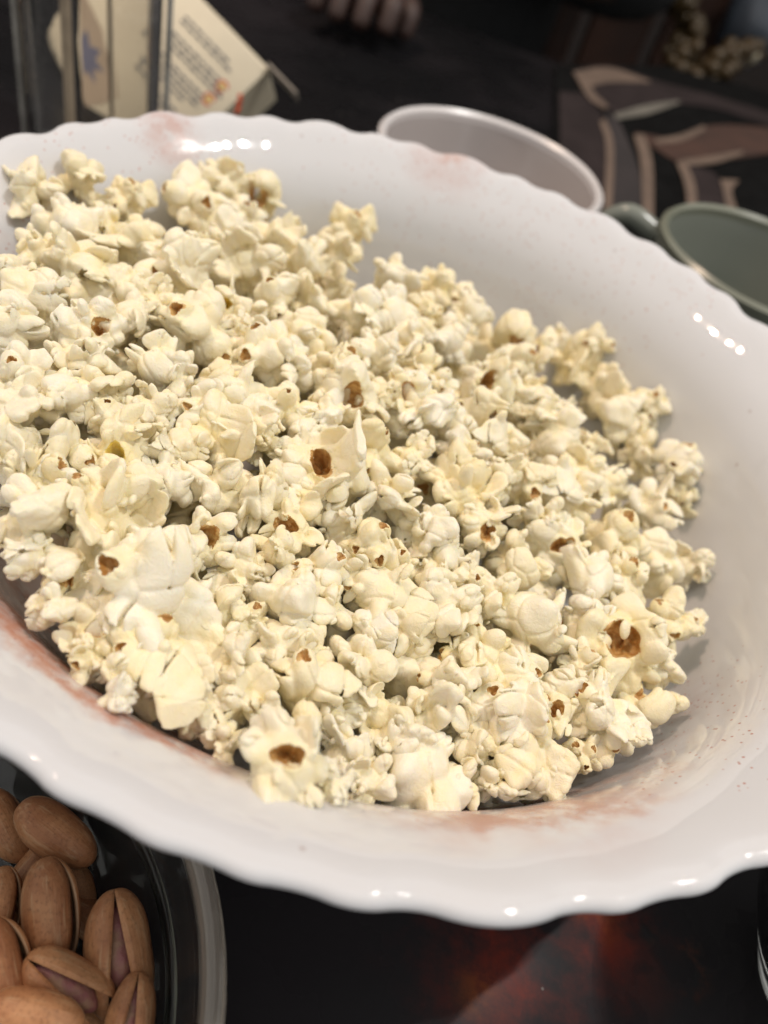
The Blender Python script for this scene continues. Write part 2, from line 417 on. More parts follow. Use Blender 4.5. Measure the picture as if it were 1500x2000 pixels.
def build_bowl(mat):
    nt = 900; th = np.arange(nt)*2*np.pi/nt; sc = scallop(th)
    k = np.ones(9)/9; sc = np.convolve(np.concatenate([sc[-4:], sc, sc[:4]]), k, 'valid')
    inner = INNER[::-1]                      # centre -> rim
    tan = np.gradient(inner, axis=0); tan /= np.linalg.norm(tan, axis=1)[:, None]; nor = np.c_[tan[:, 1], -tan[:, 0]]
    outer = inner+nor*.027; outer[:, 0] = np.maximum(outer[:, 0], 0)
    rim = np.array([(.984+.017*math.sin(a), -.018+.0135*math.cos(a)) for a in np.linspace(.45, 2.9, 8)])
    foot = [(.50, outer[np.argmin(abs(outer[:, 0]-.50)), 1]), (.495, -.637), (.46, -.637), (.455, -.605)]
    out = [p for p in outer[::-1] if .52 < p[0] < .972]
    prof = np.vstack([inner, rim, out, foot, [(0.001, -.604)]])
    w = np.clip((prof[:, 0]-.80)/.2, 0, 1); w = w*w*(3-2*w)*(prof[:, 1] > -.25)
    rr = prof[:, :1]*(1+.024*w[:, None]*sc[None]); zz = prof[:, 1:]+.018*w[:, None]*sc[None]
    V = np.stack([rr*np.cos(th), rr*np.sin(th), zz+HR/R], -1).reshape(-1, 3)*R
    m = len(prof); i = np.arange(m-1)[:, None]*nt; j = np.arange(nt)[None]; j2 = (j+1) % nt
    F = np.stack([i+j, i+j2, i+nt+j2, i+nt+j], -1).reshape(-1, 4)
    return link('serving_bowl', mesh_np('serving_bowl', V, F, mat), label='large white opal glass bowl with a scalloped rim, full of popcorn', cat='bowl')
def opal_material():
    t = NT('opal_glass'); P = t.coord()
    def blobs(lst):
        tot = None
        for px, py, rad, s in lst:
            rad *= 1.15
            c = at_bowl(px, py)
            if py > 1050 and c[1] > -.35*R:      # just over the near lip's edge
                c = at_plane(px, py, HR-.055*R); k = wall_r(-.055)*R/math.hypot(c[0], c[1]); c = np.array([c[0]*k, c[1]*k, c[2]])
            v = t.n('ShaderNodeVectorMath', operation='DISTANCE'); t.put(v.inputs[0], P); v.inputs[1].default_value = tuple(c)
            q = t.rng(v.outputs['Value'], rad, rad*.25, 0, s); tot = q if tot is None else t.math('MAXIMUM', tot, q)
        return tot
    smear = blobs([(40, 1165, .008, .55), (75, 1200, .008, .8), (130, 1255, .0075, .9), (200, 1325, .0075, 1.), (270, 1385, .007, 1.), (340, 1430, .0065, 1.), (400, 1462, .006, .9), (470, 1500, .005, .5),
                   (930, 1580, .006, 1.), (985, 1576, .0065, 1.), (1045, 1565, .0065, .9), (1105, 1552, .007, .7), (1165, 1535, .008, .5), (1220, 1520, .008, .45), (1290, 1505, .007, .35), (340, 272, .010, .28), (880, 306, .007, .45)])
    haze = blobs([(25, 1120, .016, .6), (60, 1080, .012, .5), (325, 255, .013, .6), (845, 320, .012, .4), (900, 330, .014, .35), (1180, 1560, .014, .45), (1100, 1600, .016, .35), (1260, 1480, .016, .45), (1330, 1380, .015, .3), (870, 1615, .010, .35), (20, 480, .012, .3)])
    speck = blobs([(20, 1090, .022, .9), (110, 1230, .018, .8), (330, 260, .016, .55), (850, 340, .03, .6), (1050, 480, .04, .45), (1250, 560, .035, .4), (920, 1560, .016, 1.), (1300, 1400, .024, .8), (1330, 1250, .022, .5), (30, 480, .025, .55), (200, 300, .03, .3), (720, 320, .03, .3)])
    sx = t.n('ShaderNodeSeparateXYZ'); t.put(sx.inputs[0], P); X, Y = sx.outputs[0], sx.outputs[1]
    rr = t.math('DIVIDE', t.math('SQRT', t.math('ADD', t.math('MULTIPLY', X, X), t.math('MULTIPLY', Y, Y))), R); th = t.math('ARCTAN2', X, t.math('MULTIPLY', Y, -1.)) # angle from the near side, radians
    rn = t.math('MULTIPLY_ADD', t.math('SUBTRACT', t.noise(P, 120, 4), .5), .07, rr)
    win = lambda a, b, e: t.math('MULTIPLY', t.rng(th, math.radians(a-e), math.radians(a+e)), t.rng(th, math.radians(b+e), math.radians(b-e)))
    band = t.math('MULTIPLY', t.math('MULTIPLY', t.rng(rn, .900, .874), t.rng(rn, .80, .83)), t.math('MAXIMUM', win(-31, -2, 5), t.math('MULTIPLY', win(14, 34, 7), .8)))
    wallm = t.math('MULTIPLY', t.rng(rr, .90, .84), t.math('MAXIMUM', win(-80, -12, 12), t.math('MULTIPLY', win(16, 62, 10), .6)))
    n1 = t.noise(P, 260, 6, .65); n2 = t.noise(P, 900, 4, .6); n3 = t.noise(P, 70, 3)
    f_smear = t.math('MULTIPLY', smear, t.rng(t.math('MULTIPLY_ADD', n2, .35, n1), .46, .80), clamp=True)
    f_smear = t.math('MAXIMUM', f_smear, t.math('MULTIPLY', band, t.rng(t.math('MULTIPLY_ADD', n3, .6, n1), .52, .92)))
    haze = t.math('MAXIMUM', haze, t.math('MULTIPLY', wallm, .22)); speck = t.math('MAXIMUM', speck, t.math('MULTIPLY', wallm, .8))
    f_haze = t.math('MULTIPLY', haze, t.rng(t.math('MULTIPLY_ADD', n1, .5, n3), .48, .95), clamp=True)
    vo = t.n('ShaderNodeTexVoronoi', feature='F1'); t.put(vo.inputs['Vector'], P); vo.inputs['Scale'].default_value = 760
    dots = t.rng(vo.outputs['Distance'], .30, .12); gate = t.n('ShaderNodeSeparateColor'); t.put(gate.inputs[0], vo.outputs['Color'])
    f_sp = t.math('MULTIPLY', dots, t.math('GREATER_THAN', t.math('MULTIPLY_ADD', speck, .70, gate.outputs[0]), 1.0), clamp=True)
    v2 = t.n('ShaderNodeTexVoronoi', feature='F1'); t.put(v2.inputs['Vector'], P); v2.inputs['Scale'].default_value = 210
    g2 = t.n('ShaderNodeSeparateColor'); t.put(g2.inputs[0], v2.outputs['Color'])
    f_d2 = t.math('MULTIPLY', t.rng(v2.outputs['Distance'], .16, .05), t.math('GREATER_THAN', t.math('MULTIPLY_ADD', n3, .5, g2.outputs[1]), 1.17), clamp=True)
    c = t.mix(t.math('MULTIPLY', f_haze, .75), (.65, .65, .66), (.50, .25, .195))
    c = t.mix(t.math('MULTIPLY', f_smear, .85), c, (.46, .18, .095))
    c = t.mix(t.math('MULTIPLY', f_sp, .8), c, (.42, .14, .09)); c = t.mix(t.math('MULTIPLY', f_d2, .55), c, (.33, .22, .20))
    dirt = t.math('MAXIMUM', f_smear, t.math('MAXIMUM', f_sp, t.math('MULTIPLY', f_haze, .6)))
    t.set(Base_Color=c, Roughness=t.math('MULTIPLY_ADD', dirt, .45, t.rng(t.noise(P, 90, 4), .35, .7, .02, .045)), Subsurface_Weight=.25, Subsurface_Scale=.004, IOR=1.5)
    t.b.inputs['Subsurface Radius'].default_value = (1, .95, .9)
    t.bump(t.math('MULTIPLY_ADD', dirt, .5, t.math('MULTIPLY', t.noise(P, 40, 1), .08)), .2, .0005)
    return t.m
# ---------------------------------------------------------------- popcorn
def flake_material():
    t = NT('popped_flake'); P = t.coord(); a = t.n('ShaderNodeAttribute', attribute_name='core'); oi = t.n('ShaderNodeObjectInfo')
    r = oi.outputs['Random']; n = t.noise(P, 2.2, 3); f = t.noise(P, 9, 5, .6)
    white = t.mix(r, (.89, .80, .57), (.905, .85, .70)); warm = t.mix(t.math('FRACT', t.math('MULTIPLY', r, 7.3)), (.88, .745, .39), (.885, .77, .45))
    k = t.math('MULTIPLY_ADD', t.rng(n, .35, .75), .55, t.math('MULTIPLY', a.outputs['Fac'], .8), clamp=True)
    k = t.math('ADD', k, t.math('MULTIPLY', t.math('SUBTRACT', t.math('FRACT', t.math('MULTIPLY', r, 13.7)), .5), .3), clamp=True); c = t.mix(k, white, warm); c = t.mix(t.math('MULTIPLY', t.rng(f, .62, .8), .25), c, (.80, .64, .36))
    t.set(Base_Color=c, Roughness=t.rng(f, .3, .7, .42, .62), Subsurface_Weight=.3, Subsurface_Scale=.001, Specular_IOR_Level=.35)
    t.b.inputs['Subsurface Radius'].default_value = (1., .78, .36)
    w = t.noise(P, 5, 3, .6, dist=1.6); t.bump(t.math('MULTIPLY_ADD', t.noise(P, 12, 3, .6), .16, t.math('ABSOLUTE', t.math('SUBTRACT', w, .5))), .4, .0011)
    return t.m
def hull_material(name, a, b):
    t = NT(name); P = t.coord(); n = t.noise(P, 6, 4); t.set(Base_Color=t.mix(t.rng(n, .35, .68), a, b), Roughness=.38, Subsurface_Weight=.15, Subsurface_Scale=.001)
    t.bump(t.noise(P, 14, 4), .5, .0008); return t.m
M_FLAKE = flake_material(); M_HULL = hull_material('kernel_hull', (.44, .215, .055), (.74, .49, .20)); M_PIT = hull_material('yolk_pit', (.82, .60, .12), (.86, .70, .26))
def flake_meshes(kind, seed):
    V, Q, hu, pi = flake(kind, seed)
    core = np.clip(.9-np.linalg.norm(V, axis=1)/.85, 0, 1)*.8+.55*np.exp(-np.maximum(np.minimum(hu, pi), 0)/.15)
    V = V/np.percentile(np.linalg.norm(V[:, :2], axis=1), 97)
    hf = hu[Q].max(1) < 0; pf = (pi[Q].max(1) < 0) & ~hf; res = []
    for msk, mat, nm in ((~(hf | pf), M_FLAKE, 'flake'), (hf, M_HULL, 'hull'), (pf, M_PIT, 'pit')):
        if msk.sum() < 6: res.append(None); continue
        q = Q[msk]; u = np.unique(q); re = np.zeros(len(V), int); re[u] = np.arange(len(u))
        me = mesh_np(nm, V[u], re[q], mat); at = me.attributes.new('core', 'FLOAT', 'POINT')
        if len(at.data) == len(u): at.data.foreach_set('value', core[u].astype(np.float32))
        res.append(me)
    return res
K = dict(b='ball', p='petal', f='fold', o='hole', h='hollow', y='pit', c='curl', g='giant', H='bighollow', B='bigball')
NVAR = dict(b=9, p=16, f=12, o=12, h=10, y=2, c=6, g=6, H=2, B=2)
FLAKES = {k: [flake_meshes(K[k], 100*i+j+1) for j in range(NVAR[k])] for i, k in enumerate(K)}
# where each visible piece lies in the heap: picture x, y, width, kind (each is set down on the heap's surface)
PIECES = '''65 370 120 f;155 352 120 p;140 447 140 b;212 440 70 f;250 397 90 o;380 402 125 o;440 374 105 f;506 382 95 c;470 420 70 o;265 478 120 f;345 535 150 g;402 492 75 o;85 500 100 p;165 530 120 p;82 592 140 f;246 565 100 p;250 622 100 b;188 645 110 h;20 640 110 f;376 645 130 o;438 607 90 y;482 520 115 p;150 700 120 p;312 712 105 b;358 745 80 f;205 765 110 p;126 768 100 b;25 745 120 o;40 805 120 f;290 805 85 p;214 818 85 o;244 885 125 y;140 885 120 o;392 800 115 p;424 850 125 f;358 872 75 b;318 882 70 p;72 925 120 p;112 945 90 f;60 1005 130 f;192 1010 180 g;240 950 120 f;330 940 100 b;425 950 130 f;502 990 135 f;398 1060 130 h;128 1125 120 c;288 1165 225 g;196 1235 110 h;305 1300 165 g;390 1395 120 p;450 1282 115 p;560 1180 125 p;480 1212 80 o;492 1365 110 p;600 1355 140 o;560 1492 172 H;702 1312 125 p;806 1500 180 B;940 1452 115 p;842 1392 115 f;715 1520 100 p;672 1472 95 f;992 1385 165 g;930 1292 150 g;1010 1315 85 o;1040 1482 140 p;1195 1262 155 H;1162 1400 150 g;1262 1372 130 c;1142 1472 75 o;1092 1340 80 b;1080 1385 90 h;1032 1212 145 B;1150 1132 110 b;1160 1195 110 f;1262 1090 120 p;1340 1110 95 p;1300 1215 120 o;1270 1292 95 p;1340 1225 75 o;742 1162 130 b;640 1190 105 p;862 1192 120 p;792 1232 100 f;1012 1100 95 c;912 1132 75 o;842 1132 85 f;780 1108 75 o;1092 1060 105 h;1196 1058 105 o;1260 1000 105 p;1100 962 120 p;1086 862 115 b;1150 870 65 o;1130 930 95 p;1192 950 90 p;1250 892 75 p;1330 912 105 o;1330 980 75 o;1222 822 125 p;1276 792 65 o;1182 762 100 f;1120 702 100 f;1165 672 65 o;1090 668 65 p;1010 662 90 c;1010 712 85 o;1046 692 65 h;960 742 95 h;880 662 90 b;920 612 80 b;852 562 95 f;890 578 65 o;770 542 90 b;680 452 110 o;660 502 90 p;700 622 125 p;770 622 100 b;830 612 75 p;532 592 105 o;590 502 95 f;540 472 95 p;510 692 125 o;592 652 105 p;440 748 85 c;492 782 130 p;560 802 105 o;482 832 105 f;512 864 80 p;592 842 75 b;630 822 95 f;680 792 115 h;640 768 90 p;660 722 95 o;732 692 85 p;830 722 75 p;850 750 70 o;800 782 110 h;822 812 125 f;886 832 75 b;940 812 105 o;962 862 105 p;1012 772 75 f;645 932 145 h;722 882 125 o;602 982 110 f;562 932 85 b;570 892 75 h;892 962 135 p;802 892 85 p;762 972 110 p;672 1012 105 f;832 1042 95 p;942 1032 105 h;962 932 85 p;1022 942 95 o;1052 1012 85 p;622 1112 95 o;722 1072 95 o;532 1082 95 p;562 1032 95 h;472 1112 95 p;724 1242 80 f;872 1332 100 p;602 1282 95 p;642 1400 95 f;742 1392 105 p;335 1090 105 p;900 1230 110 p;960 1165 90 p;540 1265 90 f;690 1120 90 p;870 1090 85 b;1210 1140 95 p;1130 1300 80 p;480 640 90 p;600 590 95 p;450 470 85 p;10 560 100 p;15 880 100 f;300 600 100 f;560 720 95 p;740 780 85 p;900 890 90 p;1050 800 85 p;800 660 85 p;430 1200 95 p;770 1450 110 p;900 1420 100 p;530 1430 100 p;440 1450 90 p;62 1086 80 p;100 1180 75 f;168 1290 80 p;228 1362 75 f;648 1540 75 p;900 1522 85 f;968 1530 80 p;1068 1520 80 p;360 1330 100 p;240 1300 110 f'''
SHIFT = {}
def heap_z(x, y):                           # heap surface, R units
    r2 = x*x+y*y
    return -.185-.175*x-.05*y+.075*(1-min(r2/.6, 1.3))+.018*math.sin(5.1*x+1.3)*math.sin(4.3*y+.4)
def heap_hit(px, py):
    d = ray(px, py); t = .55*R
    while t < 3*R:
        p = CAM+t*d
        if (p[2]-HR)/R < heap_z(p[0]/R, p[1]/R): break
        t += .003*R
    return t, d
LANDMARK = {(288, 1165): ('largest popcorn of all, its white wings spread near the lower left rim', 'largest one near the lower left rim'),
 (806, 1500): ('big smooth dome-shaped popcorn lying against the middle of the near rim', 'big dome at the near rim'),
 (1195, 1262): ('popcorn with a wide torn brown hollow at the right of the heap', 'wide brown hollow at the right'),
 (1086, 862): ('round smooth ball of popcorn standing out on the right half of the heap', 'round ball on the right half'),
 (510, 692): ('popcorn with ringed holes on top, upper middle of the heap', 'ringed holes in the upper middle'),
 (244, 885): ('popcorn with an open yellow pit, on the left of the heap', 'yellow pit on the left'),
 (438, 607): ('popcorn with a small yellow pit in the upper left of the heap', 'small yellow pit'),
 (376, 392): ('cream popcorn with open holes resting at the far left edge of the heap', 'holed one at the far edge'),
 (140, 447): ('big pale round popcorn at the upper left corner of the heap', 'big round one in the upper left'),
 (345, 535): ('large folded popcorn in the upper left of the heap', 'large folded one in the upper left'),
 (645, 932): ('popcorn with a brown hollow at the centre of the heap', 'brown hollow at the centre'),
 (1262, 1372): ('popcorn curled like a claw at the lower right edge of the heap', 'claw at the lower right'),
 (128, 1125): ('arched curl of popcorn touching the left wall of the bowl', 'arched curl at the left wall'),
 (560, 1492): ('large popcorn with a brown hollow against the near left rim', 'brown hollow at the near rim'),
 (822, 812): ('white wedge of popcorn lying right of the heap centre', 'white wedge right of centre'),
 (1330, 912): ('popcorn with holes pressed to the right wall of the bowl', 'holed one at the right wall'),
 (1165, 672): ('small popcorn knob at the far right edge of the heap', 'small knob at the far right'),
 (680, 452): ('knobbly popcorn perched on the far edge of the heap', 'knobbly one on the far edge'),
 (852, 562): ('upright popcorn horn at the far edge of the heap', 'upright horn at the far edge'),
 (930, 1292): ('ridged popcorn with many wings in the lower middle of the heap', 'ridged one in the lower middle'),
 (1032, 1212): ('big smooth cap of popcorn right of the lower middle', 'smooth cap right of the lower middle'),
 (742, 1162): ('round white popcorn just below the centre of the heap', 'round white one below the centre'),
 (192, 1010): ('star-shaped popcorn with spread wings on the left of the heap', 'star-shaped one on the left'),
 (312, 712): ('smooth egg-shaped popcorn on the upper left of the heap', 'egg-shaped one'),
 (1150, 1132): ('round popcorn bulb above the wide brown hollow at the right', 'round bulb at the right'),
 (700, 622): ('crumpled popcorn below the far edge in the upper middle', 'crumpled one in the upper middle')}
ADJ = dict(b='smooth round', p='many-winged', f='smooth folded', o='holed', h='brown-hollowed', y='yellow-pitted', c='curled', g='large many-winged', H='brown-hollowed', B='big smooth')
GROUP = 'popcorn pieces heaped in the white bowl'
def rot_to(v, roll):
    v = np.array(v)/np.linalg.norm(v); return (Vector(v).to_track_quat('Z', 'Y').to_matrix() @ Matrix.Rotation(roll, 3, 'Z'))
def drop_piece(kind, var, p, s, rot, label, squash=(1, 1, 1)):
    fl, hu, pi = FLAKES[kind][var]
    o = link('popcorn', fl, None, label=label, cat='popcorn', group=GROUP)
    o.matrix_world = Matrix.Translation(Vector(p)) @ rot.to_4x4() @ Matrix.Diagonal((s*squash[0], s*squash[1], s*squash[2], 1))
    if hu: link('hull', hu, o)
    if pi: link('pit', pi, o)
    return o
EDGE = catmull([(0, 330), (170, 300), (380, 310), (540, 340), (600, 430), (720, 430), (830, 500), (910, 560), (1000, 630), (1180, 650), (1280, 780), (1360, 890), (1390, 1100), (1370, 1220), (1310, 1400), (1160, 1500)], 12)
def build_heap():
    rnd = random.Random(5); L = []; used = {}
    for i, q in enumerate(PIECES.split(';')):
        px, py, w, k = q.split(); L.append((float(px), float(py), float(w), k))
    labels = {}; taken = set()
    for q in L:
        if q[:2] in LANDMARK: labels[q[:2]] = LANDMARK[q[:2]][0]
    for q in L:
        if q[:2] in labels: continue
        for lm in sorted(LANDMARK, key=lambda m: (m[0]-q[0])**2+(m[1]-q[1])**2):
            a = math.degrees(math.atan2(-(q[1]-lm[1]), q[0]-lm[0])) % 360
            dr = ['right of', 'above right of', 'above', 'above left of', 'left of', 'below left of', 'below', 'below right of'][int((a+22.5)//45) % 8]
            s = f'{ADJ[q[3]]} popcorn {dr} the {LANDMARK[lm][1]}'
            if s not in taken: break
        taken.add(s); labels[q[:2]] = s
    def hidden_label(x, y, z):
        d = np.array([x, y, z])-CAM; t = d@CF; qx, qy = 750+d@CR/t*FPX, 1000-d@CU/t*FPX
        for lm in sorted(LANDMARK, key=lambda m: (m[0]-qx)**2+(m[1]-qy)**2):
            a = math.degrees(math.atan2(-(qy-lm[1]), qx-lm[0])) % 360
            dr = ['right of', 'above right of', 'above', 'above left of', 'left of', 'below left of', 'below', 'below right of'][int((a+22.5)//45) % 8]
            s = f'half hidden popcorn {dr} the {LANDMARK[lm][1]}'
            if s not in taken: taken.add(s); return s
        return 'half hidden popcorn deep in the heap'
    pos = []
    for px, py, w, k in L:
        t, d = heap_hit(px, py); edge = np.hypot(EDGE[:, 0]-px, EDGE[:, 1]-py).min() < 80; t0 = t; s = w*t/FPX*.5*(1.14 if edge else 1.34); t += s*.15; p = CAM+t*d
        for _ in range(200):                 # keep it inside the wall
            z = (p[2]-HR)/R; r = math.hypot(p[0], p[1])/R
            if r+.55*s/R < wall_r(min(z, -.004)) or z > .12: break
            t -= .004*R; p = CAM+t*d
        s *= (p-CAM)@CF/t0
        v = used.get(k, 0); used[k] = v+1
        toc = -d/np.linalg.norm(d); jit = .28 if k in 'ohycHB' else .6
        up = toc*.75+np.array([0, 0, .35])+np.array([rnd.uniform(-1, 1) for _ in range(3)])*jit
        sq = (1, 1, rnd.uniform(.85, 1.05)) if k != 'b' else (1, rnd.uniform(.85, 1.1), rnd.uniform(.85, 1.05))
        drop_piece(k, v % NVAR[k], p, s, rot_to(up, rnd.uniform(0, 6.28)), labels[(px, py)], sq); pos.append((p[0], p[1]))
    n = 0
    for depth, gap in ((.13, .156), (.25, .32)):
        m = int(1/gap)+1
        for i in range(-m, m+1):
            for j in range(-m, m+1):
                x = (i+.5*(j % 2))*gap+rnd.uniform(-.03, .03); y = j*gap*.87+rnd.uniform(-.03, .03); z = heap_z(x, y)-depth+rnd.uniform(-.02, .02)
                if z < -.5 or math.hypot(x, y)+.075 > wall_r(z): continue
                k = rnd.choice('pppffobhp'); s = rnd.uniform(.08, .1)*R
                drop_piece(k, rnd.randrange(NVAR[k]), (x*R, y*R, HR+z*R), s, rot_to([rnd.uniform(-1, 1), rnd.uniform(-1, 1), rnd.uniform(.1, 1)], rnd.uniform(0, 6.28)),
                           hidden_label(x*R, y*R, HR+z*R)); n += 1
    print('PIECES', len(L), 'under', n)
# ---------------------------------------------------------------- setting: floor, wall, table
def table_material():
    t = NT('printed_table_top'); P = t.coord(); n = t.noise(P, 9, 5, .6); m = t.noise(P, 60, 5, .7); n2 = t.noise(P, 5, 3)
    c = t.mix(t.rng(n2, .42, .62), (.009, .009, .010), (.020, .018, .020))
    def spot(px, py, rx, f0):
        c0 = at_plane(px, py, 0); v = t.n('ShaderNodeVectorMath', operation='DISTANCE'); t.put(v.inputs[0], P); v.inputs[1].default_value = tuple(c0)
        return t.math('MULTIPLY', t.rng(v.outputs['Value'], rx, rx*.15), f0)
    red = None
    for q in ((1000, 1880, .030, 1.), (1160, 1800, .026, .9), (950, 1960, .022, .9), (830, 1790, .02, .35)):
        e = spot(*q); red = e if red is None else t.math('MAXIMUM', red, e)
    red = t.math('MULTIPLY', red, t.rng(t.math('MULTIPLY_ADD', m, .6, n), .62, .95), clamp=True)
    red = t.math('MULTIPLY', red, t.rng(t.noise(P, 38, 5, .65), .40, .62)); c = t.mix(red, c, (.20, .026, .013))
    fleck_glint = t.math('MULTIPLY', t.math('MAXIMUM', spot(935, 1945, .008, 1.), t.math('MAXIMUM', spot(1330, 1880, .010, .8), spot(1165, 1790, .009, .6))), t.rng(m, .45, .7), clamp=True)
    c = t.mix(fleck_glint, c, (.24, .065, .018))  # orange print flecks; the right-hand one is a painted lamp glint
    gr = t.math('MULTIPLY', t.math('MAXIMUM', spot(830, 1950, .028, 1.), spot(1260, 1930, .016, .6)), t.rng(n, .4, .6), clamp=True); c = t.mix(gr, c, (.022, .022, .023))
    vo = t.n('ShaderNodeTexVoronoi'); t.put(vo.inputs['Vector'], P); vo.inputs['Scale'].default_value = 160
    g = t.n('ShaderNodeSeparateColor'); t.put(g.inputs[0], vo.outputs['Color'])
    c = t.mix(t.math('MULTIPLY', t.rng(vo.outputs['Distance'], .10, .04), t.math('GREATER_THAN', g.outputs[0], .86)), c, (.25, .23, .21))
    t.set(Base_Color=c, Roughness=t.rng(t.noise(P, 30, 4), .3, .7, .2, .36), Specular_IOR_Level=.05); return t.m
M_WOOD = plain('dark_red_wood', (.034, .0115, .005), .5, .4, 14); M_DARK = plain('dark_floor', (.02, .017, .015), .7)
link('floor', mesh_np('floor', [(-4, -4, -.75), (4, -4, -.75), (4, 6, -.75), (-4, 6, -.75)], [(0, 1, 2, 3)], M_DARK), kind='structure')
link('wall', mesh_np('wall', [(-4, 3, -.75), (4, 3, -.75), (4, 3, 2.2), (-4, 3, 2.2)], [(0, 1, 2, 3)], plain('dark_wall', (.02, .014, .012), .8)), kind='structure')
tb = empty('dining_table', (0, 0, 0), label='dark glossy table with blurred red print standing under the white bowl', cat='table')
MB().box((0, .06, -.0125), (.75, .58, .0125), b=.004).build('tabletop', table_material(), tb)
for sx in (-1, 1):
    for sy in (-1, 1): MB().box((sx*.66, .06+sy*.5, -.3875), (.03, .03, .3625), b=.004).build('leg', M_WOOD, tb)
# ---------------------------------------------------------------- the bowl and its popcorn
bowl = build_bowl(opal_material())
build_heap()
# ---------------------------------------------------------------- cups
def cup(name, c, rad, h, foot, mat, rimmat, **kw):
    t = empty(name, (0, 0, 0), **kw); w = .0028
    out = catmull([(foot*rad, .0), (foot*rad*1.06, .006), (rad*.80, h*.35), (rad*.93, h*.68), (rad-.0006, h-.004)], 6)
    inn = catmull([(rad-w, h-.004), (rad*.93-w, h*.68), (rad*.80-w, h*.36), (foot*rad*.9, .010), (.0005, .008)], 6)
    MB().lathe([(.0005, .002), (foot*rad*.85, .002)]+[tuple(p) for p in out]+[tuple(p) for p in inn], c, 96).build('cup_wall', mat, t)
    MB().lathe([(rad-.0004, h-.0045), (rad+.0004, h-.0015), (rad-w*.5, h), (rad-w-.0003, h-.0015), (rad-w-.0001, h-.0045)], c, 96, cap=False).build('rim', rimmat, t)
    return t
def ceramic(name, col, rough=.12):
    t = NT(name); P = t.coord(); n = t.noise(P, 30, 3); t.set(Base_Color=t.mix(n, tuple(c*.93 for c in col), col), Roughness=rough, IOR=1.5); return t.m
M_WHITE = ceramic('white_porcelain', (.42, .38, .365)); M_GREEN = ceramic('green_stoneware', (.21, .225, .19), .22); M_GRIM = ceramic('pale_green_rim', (.21, .22, .17), .25)
cup('white_cup', (-.0205*R, 1.583*R), .4156*R, HR-.18*R, .5, M_WHITE, ceramic('white_rim', (.74, .71, .70), .3), label='white porcelain cup with a plain wide mouth behind the popcorn bowl', cat='cup')
gc = (.952*R, 1.337*R); gm = cup('green_mug', gc, .379*R, HR-.1*R, .62, M_GREEN, M_GRIM, label='dark green stoneware mug with a side handle to the right of the bowl', cat='mug')
ha = math.radians(170); hd = np.array([math.cos(ha), math.sin(ha), 0]); base = np.array([gc[0], gc[1], 0])
hp = catmull([base+hd*.370*R+np.array([0, 0, HR-.17*R]), base+hd*.50*R+np.array([0, 0, HR-.155*R]), base+hd*.58*R+np.array([0, 0, HR-.30*R]), base+hd*.50*R+np.array([0, 0, HR-.45*R]), base+hd*.345*R+np.array([0, 0, HR-.44*R])], 7)
MB().tube(hp, .0046, 12).build('handle', M_GREEN, gm)
# ---------------------------------------------------------------- glass: nut dish, tumbler, square jar
def glass_material(name='clear_glass', tint=(.95, .96, .92), rough=.0):
    t = NT(name); t.set(Base_Color=tint, Roughness=rough, IOR=1.47, Transmission_Weight=.985)
    t.bump(t.noise(t.coord(), 45, 2), .12, .0008); return t.m
M_GLASS = glass_material()
DC = (-.415*R, -1.205*R); DR = .505*R; DH = HR-.375*R
dish = [(.0005, .003), (.56*DR, .003), (.60*DR, .0), (.66*DR, .001), (.80*DR, .010), (.93*DR, .021), (.985*DR, DH-.004), (DR, DH-.001), (.995*DR, DH+.0012), (.965*DR, DH+.0012), (.94*DR, DH-.003), (.875*DR, .0225), (.74*DR, .0125), (.60*DR, .0075), (.3*DR, .007), (.0005, .007)]
dish_o = empty('glass_dish', (0, 0, 0), label='shallow clear glass dish holding pistachios at the near left', cat='dish')
MB().lathe([tuple(p) for p in catmull(dish, 4)], DC, 96).build('dish_wall', M_GLASS, dish_o)
M_RIM_REFLECT = NT('rim_reflection_tint').set(Base_Color=(.90, .80, .68), Roughness=.06, IOR=1.47, Transmission_Weight=.80).m; M_LEDGE_REFLECT = NT('ledge_reflection_tint').set(Base_Color=(.66, .68, .56), Roughness=.1, IOR=1.47, Transmission_Weight=.5).m  # milky tint paints in the bright arcs the bowl reflects in the glass
def torus(c, r, z, a, b, n=96, m=12): return MB().lathe([(r+a*math.cos(6.28319*i/m), z+b*math.sin(6.28319*i/m)) for i in range(m)], c, n, closed=True)
torus(DC, DR-.0010, DH-.001, .0022, .0034).build('rim', M_RIM_REFLECT, dish_o); IR = np.linalg.norm(at_plane(352, 1900, .019)[:2]-np.array(DC)); torus(DC, IR, .0185, .0012, .002).build('ledge_reflection', M_LEDGE_REFLECT, dish_o)
TC = (1.13*R, -.64*R)
MB().lathe([(.0005, .003), (.09*R, .003), (.105*R, .0), (.125*R, .003), (.17*R, .012), (.25*R, .028), (.305*R, .045), (.285*R, .0455), (.23*R, .028), (.15*R, .014), (.10*R, .010), (.0005, .009)], TC, 72).build('tea_glass', M_GLASS, None, label='small flared clear glass cut by the right edge near the bowl', cat='glass')
